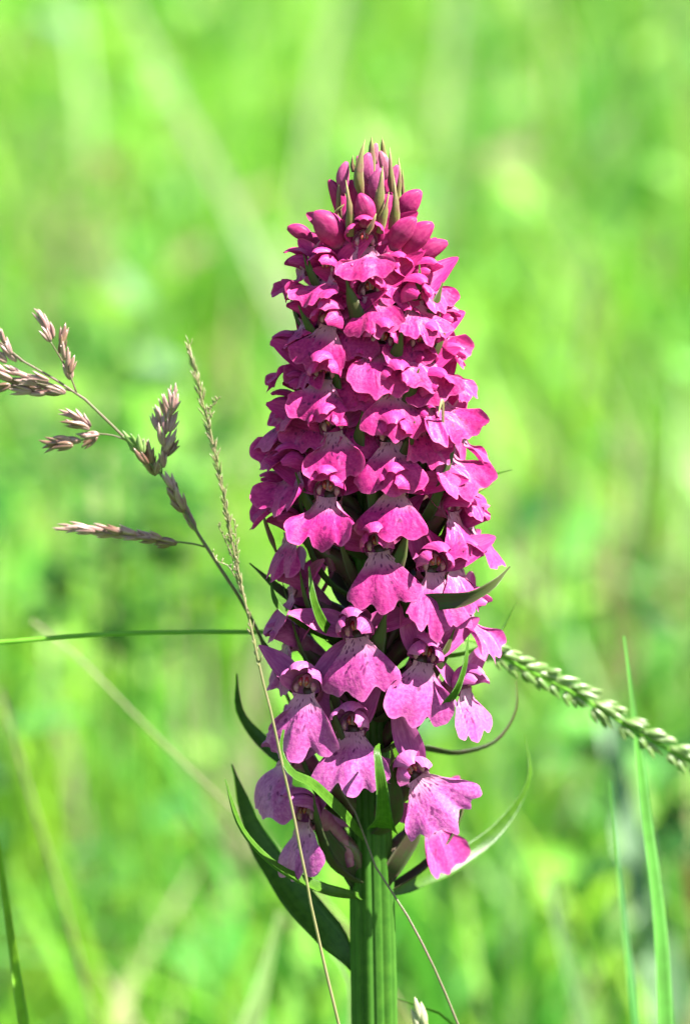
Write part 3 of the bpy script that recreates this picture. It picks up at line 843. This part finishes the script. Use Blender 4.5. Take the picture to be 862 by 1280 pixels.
def rootpoint(path_end, dx, dy):
    return Vector((path_end.x + dx, path_end.y + dy, 0))

# 1. the purple panicle
YP = 0.006
pan = empty('grass_panicle', (0.03, 0.09, 0), 'drooping grass panicle with purplish brown husks, arching out from behind the flower spike', 'grass')
def local(root, V): 
    o = Vector(root.location)
    return [v - o for v in V]
def lbuild(name, V, F, m, root, uv, par=None, **kw):
    return build(name, local(root, V), F, m, par or root, uv=uv, **kw)
tip = [(-40, 395, YP), (0, 428, YP), (30, 452, YP), (95, 490, YP), (160, 552, YP), (205, 597, YP), (240, 655, YP), (262, 690, YP), (300, 748, YP), (330, 805, YP + .004), (380, 920, .012)]
V1 = [at(*p) for p in tip] + [Vector((0.008, 0.035, 0.12)), Vector((0.02, 0.075, 0.05)), Vector((0.03, 0.09, -0.005))]
P = catmull(V1, 70)
V, F, uv = tube(P, [(0.10 + 0.42 * (i / 69) ** 0.6) * MM for i in range(70)], seg=8)
lbuild('stalk', V, F, M_CULM, pan, uv)
def cluster(path, husks, r=1.3, m=M_HUSK, Y=YP):
    """a branchlet (part) with its husks (sub-parts): husks = (px, py, angle from right ccw, length px, width px, material)"""
    V, F, uv = pxtube(path, r, r * 0.7, n=12, seg=6)
    br = lbuild('branchlet', V, F, M_CULM, pan, uv)
    for (hx, hy, ang, L, W, mm) in husks:
        Yh = Y + random.uniform(-0.0012, 0.0012)
        k = pxm(Yh)
        d = Vector((math.cos(R_(ang)), random.uniform(-0.25, 0.25), math.sin(R_(ang))))
        d.normalize(); c0 = at(hx, hy, Yh) - d * (L * k * 0.5)
        sv = Vector((-d.z, 0.3, d.x)).normalized()
        hb = MB()
        for (q, f, ln, wd) in ((0, 0, 1.15, 0.40), (1, 0.16, 0.98, 0.30), (-1, 0.18, 0.88, 0.28)):
            V, F, uv = spindle(c0 + sv * (q * W * k * 0.12), d + sv * (q * f * random.uniform(0.6, 1.5)) + Vector((0, random.uniform(-0.15, 0.15), 0)), L * k * ln * random.uniform(0.9, 1.1), W * k * wd, seg=6, n=7, bend=random.uniform(-0.07, 0.07))
            hb.add(V, F, uv)
        lbuild('husk', hb.V, hb.F, mm, pan, hb.uv, par=br)
H, K, G = M_HUSK, M_HUSKDK, M_HUSKGR
cluster([(96, 491, YP), (88, 470, YP), (75, 446, YP), (62, 425, YP)], [(50, 396, 125, 24, 8, H), (55, 404, 118, 26, 9, H), (62, 412, 108, 24, 9, H), (58, 418, 120, 22, 8, H), (79, 418, 78, 26, 9, K), (78, 430, 70, 26, 9, K), (80, 440, 92, 22, 8, H), (87, 452, 84, 26, 9, H), (86, 464, 100, 22, 9, H), (90, 458, 75, 20, 7, K)])
cluster([(95, 490, YP), (70, 484, YP), (40, 478, YP), (-8, 468, YP)], [(60, 482, 158, 30, 9, H), (48, 472, 162, 28, 9, H), (38, 484, 175, 30, 9, K), (30, 470, 160, 28, 9, H), (26, 488, 172, 28, 8, H), (50, 490, 185, 28, 9, H), (15, 478, 165, 28, 8, K), (16, 462, 150, 26, 9, H), (3, 470, 160, 26, 9, H), (2, 484, 195, 24, 9, K), (-4, 458, 150, 26, 9, H), (66, 490, 172, 24, 8, K), (72, 488, 160, 22, 8, H), (34, 478, 168, 26, 9, H)])
cluster([(28, 452, YP), (14, 440, YP), (4, 420, YP)], [(8, 432, 120, 26, 9, H), (2, 418, 110, 24, 8, H), (12, 444, 140, 24, 8, H), (-2, 446, 150, 26, 9, H)])
cluster([(158, 550, YP), (140, 544, YP), (122, 542, YP), (108, 540, YP)], [(88, 518, 158, 26, 7, H), (98, 522, 142, 30, 8, H), (92, 530, 168, 30, 8, K), (100, 532, 158, 26, 8, H), (106, 524, 130, 24, 8, H), (108, 545, 170, 18, 8, H), (112, 552, 215, 24, 8, K), (116, 544, 190, 16, 7, H)])
cluster([(125, 543, YP), (112, 548, YP), (98, 551, YP)], [(88, 550, 178, 28, 11, H), (74, 552, 188, 30, 12, H), (66, 556, 198, 26, 9, K), (62, 552, 172, 20, 7, K), (80, 558, 190, 24, 9, K)])
cluster([(204, 597, YP), (196, 585, YP), (182, 568, YP)], [(164, 550, 128, 24, 9, G), (170, 558, 120, 26, 9, G), (176, 556, 100, 24, 9, G), (182, 562, 106, 26, 9, K), (188, 566, 96, 26, 9, K), (178, 572, 128, 24, 9, K), (184, 578, 118, 24, 9, K), (192, 575, 90, 24, 8, K), (188, 586, 130, 22, 9, K), (196, 584, 80, 20, 8, K), (174, 566, 140, 22, 8, G)])
cluster([(202, 596, YP), (203, 570, YP), (207, 540, YP), (213, 500, YP)], [(216, 492, 75, 26, 7, H), (212, 500, 98, 26, 8, H), (218, 506, 70, 26, 8, H), (206, 510, 100, 28, 8, H), (198, 520, 106, 28, 8, H), (214, 520, 72, 28, 8, H), (206, 530, 92, 26, 8, H), (194, 528, 110, 24, 7, H), (216, 530, 65, 22, 7, H), (202, 545, 100, 28, 9, H), (212, 552, 62, 28, 9, H), (206, 562, 84, 26, 9, H), (216, 560, 55, 24, 8, K), (204, 574, 92, 22, 8, H)])
cluster([(246, 662, YP), (236, 645, YP), (222, 618, YP), (212, 598, YP)], [(213, 602, 115, 26, 9, H), (220, 610, 105, 26, 9, K), (218, 620, 130, 24, 10, K), (226, 624, 108, 28, 10, H), (222, 632, 132, 24, 9, K), (232, 636, 112, 26, 9, H), (236, 646, 118, 24, 9, H), (240, 654, 112, 20, 8, H)])
cluster([(258, 684, YP), (238, 679, YP), (215, 677, YP), (150, 664, YP), (90, 660, YP)], [(82, 660, 178, 26, 7, H), (98, 660, 176, 30, 9, H), (112, 661, 172, 28, 9, K), (124, 660, 168, 28, 9, H), (130, 667, 182, 28, 9, H), (140, 662, 166, 28, 9, K), (150, 668, 178, 28, 9, H), (158, 663, 164, 26, 9, H), (166, 671, 178, 28, 9, H), (176, 667, 164, 26, 9, H), (184, 673, 172, 26, 9, K), (192, 669, 160, 22, 8, H), (200, 675, 168, 26, 9, K), (210, 677, 170, 24, 9, K), (204, 680, 186, 22, 8, K), (106, 664, 182, 26, 8, H)])

# 2. the thin wispy flower stalk in front
YW = -0.019
w_path = [(237, 430, YW), (250, 490, YW), (265, 548, YW), (278, 610, YW), (290, 680, YW), (310, 770, YW), (331, 860, YW), (352, 950, YW), (373, 1050, YW), (397, 1170, YW), (428, 1300, YW)]
wisp = empty('grass_stalk', (0.025, -0.012, 0), 'thin wiry bleached grass stalk with stripped husks, standing in front of the orchid', 'grass')
P = catmull([at(*p) for p in w_path] + [Vector((0.013, -0.016, 0.10)), Vector((0.025, -0.012, -0.004))], 80)
P = [p + Vector((random.gauss(0, 0.00004), 0, 0)) for p in P]
V, F, uv = tube(P, [(0.11 + 0.13 * min(1, i / 35)) * MM for i in range(80)], seg=8)
lbuild('stalk', V, F, M_STRAW, wisp, uv)
mb = MB()
PW = catmull([at(*p) for p in w_path[:7]], 400)
for i in range(0, 400):
    t = i / 400
    dens = 0.55 if t < 0.55 else (0.35 if t < 0.75 else 0.12)
    if random.random() > dens: continue
    p = PW[i]; T = (PW[min(i + 1, 399)] - PW[max(i - 1, 0)]).normalized()
    s = random.choice((-1, 1))
    out = Vector((s * random.uniform(0.2, 1.0), random.uniform(-0.7, 0.7), 0))
    d = (-T * random.uniform(0.7, 1.6) + out * 0.5)
    L = random.uniform(0.6, 1.5) * MM * (1.2 if t < 0.5 else 0.9)
    V, F, uv = spindle(p + out.normalized() * 0.00012, d, L, random.uniform(0.07, 0.13) * MM, seg=4, n=4)
    mb.add(V, F, uv)
o = mb.build('husk_scale', M_STRAW, wisp); 
o.data.transform(Matrix.Translation(-Vector(wisp.location))); o['kind'] = 'stuff'
for pth in ([(265, 522, YW), (262, 512, YW), (268, 505, YW), (273, 498, YW)], [(296, 715, YW), (288, 690, YW), (280, 672, YW), (273, 655, YW)], [(303, 742, YW), (293, 720, YW), (286, 708, YW), (270, 700, YW), (266, 690, YW)], [(298, 712, YW), (296, 680, YW), (293, 652, YW)]):
    m2 = MB()
    V, F, uv = pxtube(pth, 1.0, 0.6, n=14, seg=5, wob=0.00004); m2.add(V, F, uv)
    PP_ = catmull([at(*p) for p in pth], 30)
    for i in range(3, 30, 2):
        d = Vector((random.uniform(-1, 1), random.uniform(-.5, .5), random.uniform(0.2, 1.2)))
        V, F, uv = spindle(PP_[i], d, random.uniform(0.4, 0.9) * MM, 0.11 * MM, seg=4, n=4); m2.add(V, F, uv)
    o = m2.build('sprig', M_STRAW, wisp); o.data.transform(Matrix.Translation(-Vector(wisp.location)))

# 3. the leaning grass that passes behind the flowers and ends in a green seed head
ear = empty('ryegrass', (-0.16, 0.03, 0), 'grass bent level behind the flowers, ending in a nodding pale green seed head', 'grass')
e_path = [at(-140, 815, .010), at(-60, 808, .010), at(0, 803, .010), at(150, 792, .010), at(310, 790, .011), at(480, 792, .012), at(590, 800, .014), at(640, 828, .018), at(720, 868, .022), at(790, 912, .024), at(862, 952, .026), at(930, 985, .028)]
P = catmull([Vector((-0.16, 0.03, -0.004)), Vector((-0.155, 0.025, 0.12)), Vector((-0.13, 0.015, 0.22))] + e_path, 90)
V, F, uv = tube(P, [(0.5 - 0.22 * i / 89) * MM for i in range(90)], seg=8)
lbuild('stalk', V, F, M_EARST, ear, uv)
PE = catmull(e_path[6:], 60)
for i in range(18):
    ie = int(3 + i * 55 / 18 + random.uniform(-0.7, 0.7))
    p = PE[ie]
    T = (PE[min(ie + 1, 59)] - PE[max(ie - 1, 0)]).normalized()
    for s in (1, -1):
        N = Vector((-T.z, 0, T.x)); N = N if N.z > 0 else -N
        mb = MB()
        for q in range(3):
            d = T * 1.0 + N * s * (0.22 + 0.16 * q + random.uniform(-0.12, 0.16)) + Vector((0, random.uniform(-0.4, 0.2), 0))
            L = (3.7 - 0.45 * q) * random.uniform(0.8, 1.15) * MM * (0.7 if s < 0 else 1.0)
            V, F, uv = spindle(p + N * s * (0.35 + 0.28 * q) * MM + T * (q * 0.5 * MM if s > 0 else 0.4 * MM), d, L, (0.44 if s > 0 else 0.34) * MM, seg=7, n=7)
            mb.add(V, F, uv)
        o = mb.build('spikelet', M_HUSKGR, ear); o.data.transform(Matrix.Translation(-Vector(ear.location)))

# 4. single blades and stalks
def blade(name, path, w, label, m=M_BLADEC, col=(0.09, 0.28, 0.04), foot=None, group=None, cat='grass blade', thick=0.25, **kw):
    """a leaf blade along a pixel path, carried down to its foot on the ground"""
    pts = [at(*p) for p in path]
    lo = min(pts[0], pts[-1], key=lambda v: v.z)
    if lo is pts[-1]: pts = pts[::-1]
    sl = (pts[0] - pts[1]); sl = sl / max(1e-4, -sl.z)
    dx = max(-0.09, min(0.09, sl.x * lo.z)); dy = foot[1] if foot else 0.01
    f = Vector((lo.x + dx * 0.75, lo.y + dy, -0.003))
    full = [f, Vector((lo.x + dx * 0.47, lo.y + dy * 0.5, lo.z * 0.48))] + pts if lo.z > 0.03 else [f] + pts
    n = 64
    P = catmull(full, n)
    tw = kw.get('twist', 0)
    side = []
    for i in range(n):
        T = (P[min(i + 1, n - 1)] - P[max(i - 1, 0)]).normalized()
        S = T.cross((P[i] - CAM).normalized()).normalized()
        side.append(Matrix.Rotation(R_(tw + kw.get('tw2', 0) * i / n), 3, T) @ S)
    k = pxm(path[0][2])
    W = [lerp_list(w, i / (n - 1)) * k for i in range(n)]
    root = f
    V, F, uv = strip([p - root for p in P], side, W, nu=4, cup=kw.get('cup', 0.4), thick=thick * MM)
    o = build(name, V, F, m, uv=uv)
    o.location = root
    o.color = tuple(col) + (1,)
    tag(o, label, cat, group, 'thing')
    return o
blade('tall_grass', [(779, 795, .024), (792, 900, .024), (806, 1020, .025), (822, 1150, .025), (830, 1290, .026)], [6, 9, 13, 19, 21, 19, 12, 8, 1.5], 'tall stiff green blade standing under the nodding green seed head', col=(0.10, 0.30, 0.05), twist=28, foot=(0.002, 0.0))
blade('tall_grass', [(762, 975, .05), (770, 1060, .05), (780, 1160, .05), (796, 1300, .05)], [7, 9, 11, 11, 8, 5, 1], 'thinner blue green blade beside the tall stiff blade', col=(0.08, 0.27, 0.055), twist=28, foot=(0.002, 0.0))
blade('tall_grass', [(-6, 1040, .012), (2, 1090, .012), (12, 1160, .012), (32, 1300, .012)], [6, 7, 8, 9, 9, 8, 4], 'lime green blade entering at the lower left corner of the picture', col=(0.18, 0.40, 0.02), twist=15, foot=(0.004, 0.002))
blade('straw_stalk', [(40, 775, .10), (80, 806, .10), (170, 895, .10), (230, 955, .10), (300, 1020, .10), (400, 1120, .10)], [0.6, 0.9, 1.2, 1.5, 1.8, 1.8, 1.6, 1.4], 'pale blurred straw stalk slanting down to the left of the stem', m=M_STRAW, foot=(0.06, 0.02), cat='dry stalk', thick=0.6)
blade('straw_stalk', [(0, 860, .16), (40, 1000, .16), (80, 1130, .16), (115, 1260, .16)], [1.5, 2, 2.5, 2.5, 2, 1.5], 'brownish blurred stalk behind the lower left grass', m=M_CULM, foot=(0.02, 0.02), cat='dry stalk', thick=0.6)
blade('thin_stalk', [(424, 985, -.0058), (442, 1012, -.0062), (470, 1085, -.0070), (503, 1135, -.008), (540, 1205, -.009), (580, 1300, -.010)], [2.6, 2.6, 2.4, 2.2, 2.0, 1.6, 1.2], 'thin olive stalk crossing in front of the orchid stem', m=M_CULM, foot=(0.004, -0.003), cat='dry stalk', thick=0.45)
# broad pale leaves low behind the stem
blade('broad_leaf', [(350, 1140, .13), (335, 1200, .13), (300, 1330, .13)], [16, 30, 34, 30, 4], 'broad pale leaf blurred at the lower left of the stem', col=(0.22, 0.36, 0.11), foot=(0.0, 0.01), cat='leaf', twist=15)
blade('broad_leaf', [(410, 1185, .05), (432, 1215, .05), (436, 1310, .05)], [8, 14, 14, 9, 2], 'small bright leaf showing just beside the orchid stem at its left', col=(0.20, 0.36, 0.10), foot=(0.0, 0.01), cat='leaf')
# distant pale stalks
far = [([(140, -40, 1.0), (240, 160, 1.0), (300, 270, 1.0), (370, 420, 1.0)], [9, 11, 11, 9, 5, 3], (0.34, 0.40, 0.22), 'very blurred pale blade slanting down towards the flower tip from the top left'),
       ([(430, -20, 1.2), (400, 120, 1.2), (380, 260, 1.2), (360, 420, 1.2)], [7, 9, 9, 8, 6], (0.30, 0.40, 0.17), 'very blurred pale upright blade above the flower tip'),
       ([(575, -20, 1.3), (560, 140, 1.3), (545, 330, 1.3)], [9, 12, 12, 9, 6], (0.28, 0.40, 0.16), 'very blurred pale upright blade at the upper right of the flower tip'),
       ([(735, 330, 0.6), (728, 420, 0.6), (715, 520, 0.6)], [3, 4, 4, 4, 3], (0.10, 0.13, 0.05), 'blurred dark upright stalk right of the flower spike'),
       ([(690, 1100, .22), (705, 1180, .22), (745, 1320, .22)], [3, 6, 8, 8, 6], (0.16, 0.30, 0.10), 'blurred pale green blade at the lower right of the stem'),
       ([(760, 900, .35), (800, 1100, .35), (850, 1320, .35)], [10, 20, 24, 22, 12], (0.24, 0.40, 0.22), 'wide blurred pale blade behind the tall stiff blade'),
       ([(838, 1000, .4), (856, 1060, .4), (880, 1150, .4)], [5, 14, 16, 10, 5], (0.16, 0.035, 0.02), 'blurred reddish brown leaf at the lower right edge of the picture'),
       ([(850, 45, .9), (856, 80, .9), (872, 200, .9)], [5, 9, 8, 3, 2], (0.14, 0.07, 0.03), 'blurred brown seed head at the top right edge of the picture')]
for (pth, w, col, lab) in far:
    blade('tall_grass', pth, w, lab, col=col, foot=(0.01, 0.05), thick=0.5)
# the shoot with a papery bud at the bottom edge
shoot = empty('grass_shoot', tuple(at(500, 1235, .004) * 1.0 - Vector((0, 0, at(500, 1235, .004).z))), 'small curved green shoot with a whitish papery bud at the bottom edge', 'grass')
P = catmull([Vector((shoot.location.x, shoot.location.y, -0.003)), at(490, 1300, .004), at(494, 1245, .005), at(525, 1252, .003), at(560, 1275, .002), at(600, 1310, .001)], 30)
side = [Vector((0.2, -0.4, 1)).normalized()] * 30
V, F, uv = strip(P, side, [lerp_list([0.5, 0.7, 0.8, 0.8, 0.7, 0.2], i / 29) * MM for i in range(30)], nu=4, thick=0.25 * MM)
lbuild('leaf', V, F, M_BLADE, shoot, uv)
m_paper = tissue("papery_bud", (0.30, 0.32, 0.14), (0.40, 0.40, 0.24), trans=0.3, stripes=6)
for (a, b, L, W, tl) in ((522, 1262, 34, 10, 104), (528, 1268, 34, 11, 98), (519, 1275, 34, 9, 110), (531, 1282, 30, 9, 88)):
    k = pxm(-.002); d = Vector((math.cos(R_(tl)), 0.1, math.sin(R_(tl))))
    V, F, uv = spindle(at(a, b, -.002) - d * L * k * 0.5, d, L * k, W * k * 0.5)
    lbuild('husk', V, F, m_paper, shoot, uv)
V, F, uv = tube(catmull([Vector((shoot.location.x, shoot.location.y, -0.003)), at(530, 1340, -.001), at(527, 1285, -.002)], 10), [0.4 * MM] * 10, seg=6)
lbuild('stalk', V, F, M_BLADE, shoot, uv)

# leaf clumps coloured as shaded hollows, and a dry tuft among the meadow grass
def leafy(px, py, Y, n, size, label, col, seed):
    rs = random.Random(seed)
    c = at(px, py, Y)
    root = empty('shade_standin_clump', (c.x, c.y, 0), label, 'plant')
    for i in range(n):
        a = rs.uniform(0, 6.28); e = rs.uniform(-0.2, 0.9)
        d = Vector((math.cos(a), math.sin(a), e)).normalized()
        b = Vector((rs.gauss(0, 0.5) * size, rs.uniform(-1.5, 1.5) * size, c.z + rs.gauss(-0.2, 0.75) * size))
        P = catmull([b, b + d * size * 0.5, b + d * size + Vector((0, 0, -0.15 * size))], 10)
        W_ = [size * w for w in (0.05, 0.16, 0.24, 0.27, 0.27, 0.25, 0.21, 0.15, 0.08, 0.01)]
        sd = Vector((-d.y, d.x, 0.1)).normalized()
        lf = MB()
        lf.add(*strip(P, [sd] * 10, W_, nu=4, cup=-0.3, thick=0.0004))
        o = build('stalk', *tube(catmull([Vector((b.x * 1.5, b.y * 1.5, -0.003)), Vector((b.x * 1.3, b.y * 1.3, b.z * 0.6)), b], 10), [0.0003] * 10, seg=5)[:2], M_BLADEC, root, uv=[(0, 0)] * 50)
        o.color = (0.10, 0.28, 0.03, 1)
        o = lf.build('leaf', M_BLADEC, root)
        o.color = tuple(col) + (1,)
leafy(152, 685, 0.40, 34, 0.016, 'dark leaf clump standing in for a shaded hollow, blurred behind the purple grass panicle', (0.018, 0.075, 0.010), 4)
leafy(845, 990, 0.36, 17, 0.016, 'dark leaf clump standing in for a shaded hollow, blurred at the right edge below the seed head', (0.018, 0.075, 0.014), 6)
def tuft(px, py, Y, n, h, spread, col, label, seed):
    rs = random.Random(seed)
    c = at(px, py, Y)
    root = Vector((c.x, c.y, 0))
    mb = MB()
    for i in range(n):
        b = Vector((rs.gauss(0, spread * .5), rs.gauss(0, spread), -0.003))
        t = b + Vector((rs.gauss(0, spread), rs.gauss(0, spread), c.z + h * rs.uniform(0.2, 1.0)))
        P = catmull([b, b.lerp(t, 0.5) + Vector((rs.gauss(0, spread * .2), 0, 0)), t], 10)
        V, F, uv = strip(P, [Vector((1, 0, 0))] * 10, [lerp_list([0.0013, 0.0018, 0.0014, 0.0002], k / 9) for k in range(10)], nu=2, thick=0.0003)
        mb.add(V, F, uv)
    o = mb.build('dry_grass_tuft', M_BLADEC)
    o.location = root; o.color = tuple(col) + (1,)
    tag(o, label, 'grass tuft', None, 'thing')
tuft(748, 600, 0.75, 9, 0.03, 0.018, (0.20, 0.17, 0.08), 'olive brown dry tuft blurred to the right of the flower spike', 3)
tuft(60, 180, 1.3, 14, 0.03, 0.02, (0.20, 0.22, 0.09), 'far olive dry tuft blurred at the upper left', 5)
tuft(240, 760, 0.55, 6, 0.02, 0.016, (0.24, 0.24, 0.13), 'straw coloured dry tuft blurred just left of the middle of the spike', 8)

# low herbs among the grass: many small broad leaves
def herbs(n, seed):
    rs = np.random.RandomState(seed)
    mb_V = []; mb_F = []; col = []
    pal = [(0.05, 0.20, 0.015), (0.06, 0.24, 0.03), (0.16, 0.40, 0.03), (0.22, 0.42, 0.04), (0.10, 0.30, 0.03), (0.03, 0.13, 0.012), (0.20, 0.18, 0.07)]
    for i in range(n):
        y = 0.45 + 4.5 * rs.rand() ** 1.4
        x = (rs.rand() * 2 - 1) * (0.22 + 0.24 * (y + 0.6))
        top = 0.13 + 0.27 * min(1, max(0, (y - 0.5) / 2.2))
        z = top * rs.uniform(0.55, 1.0)
        L = rs.uniform(0.008, 0.02) * (1 + 0.25 * y); W = L * rs.uniform(0.3, 0.55)
        a = rs.rand() * 6.28; e = rs.uniform(-0.7, 0.9)
        d = Vector((math.cos(a) * math.cos(e), math.sin(a) * math.cos(e), math.sin(e)))
        s_ = Vector((-math.sin(a), math.cos(a), rs.uniform(-0.5, 0.5))).normalized()
        nn = d.cross(s_)
        c = Vector((x, y, z)); k = len(mb_V)
        pts = [c, c + d * L * .3 + s_ * W * .8, c + d * L * .65 + s_ * W, c + d * L * 1.15 - nn * L * .15, c + d * L * .65 - s_ * W, c + d * L * .3 - s_ * W * .8, c + d * L * .55 - nn * W * .25]
        mb_V += pts
        mb_F += [(k + 6, k + q, k + (q + 1) % 6) for q in range(6)]
        p = pal[rs.choice(7, p=[.2, .15, .2, .15, .15, .1, .05])]
        col += [(p[0], p[1], p[2], 1)] * 7
    o = build('meadow_herbs', mb_V, mb_F, M_GRASS, col=col)
    tag(o, 'small broad leaved herbs mixed through the meadow grass', kind='stuff')
herbs(2300, 11)
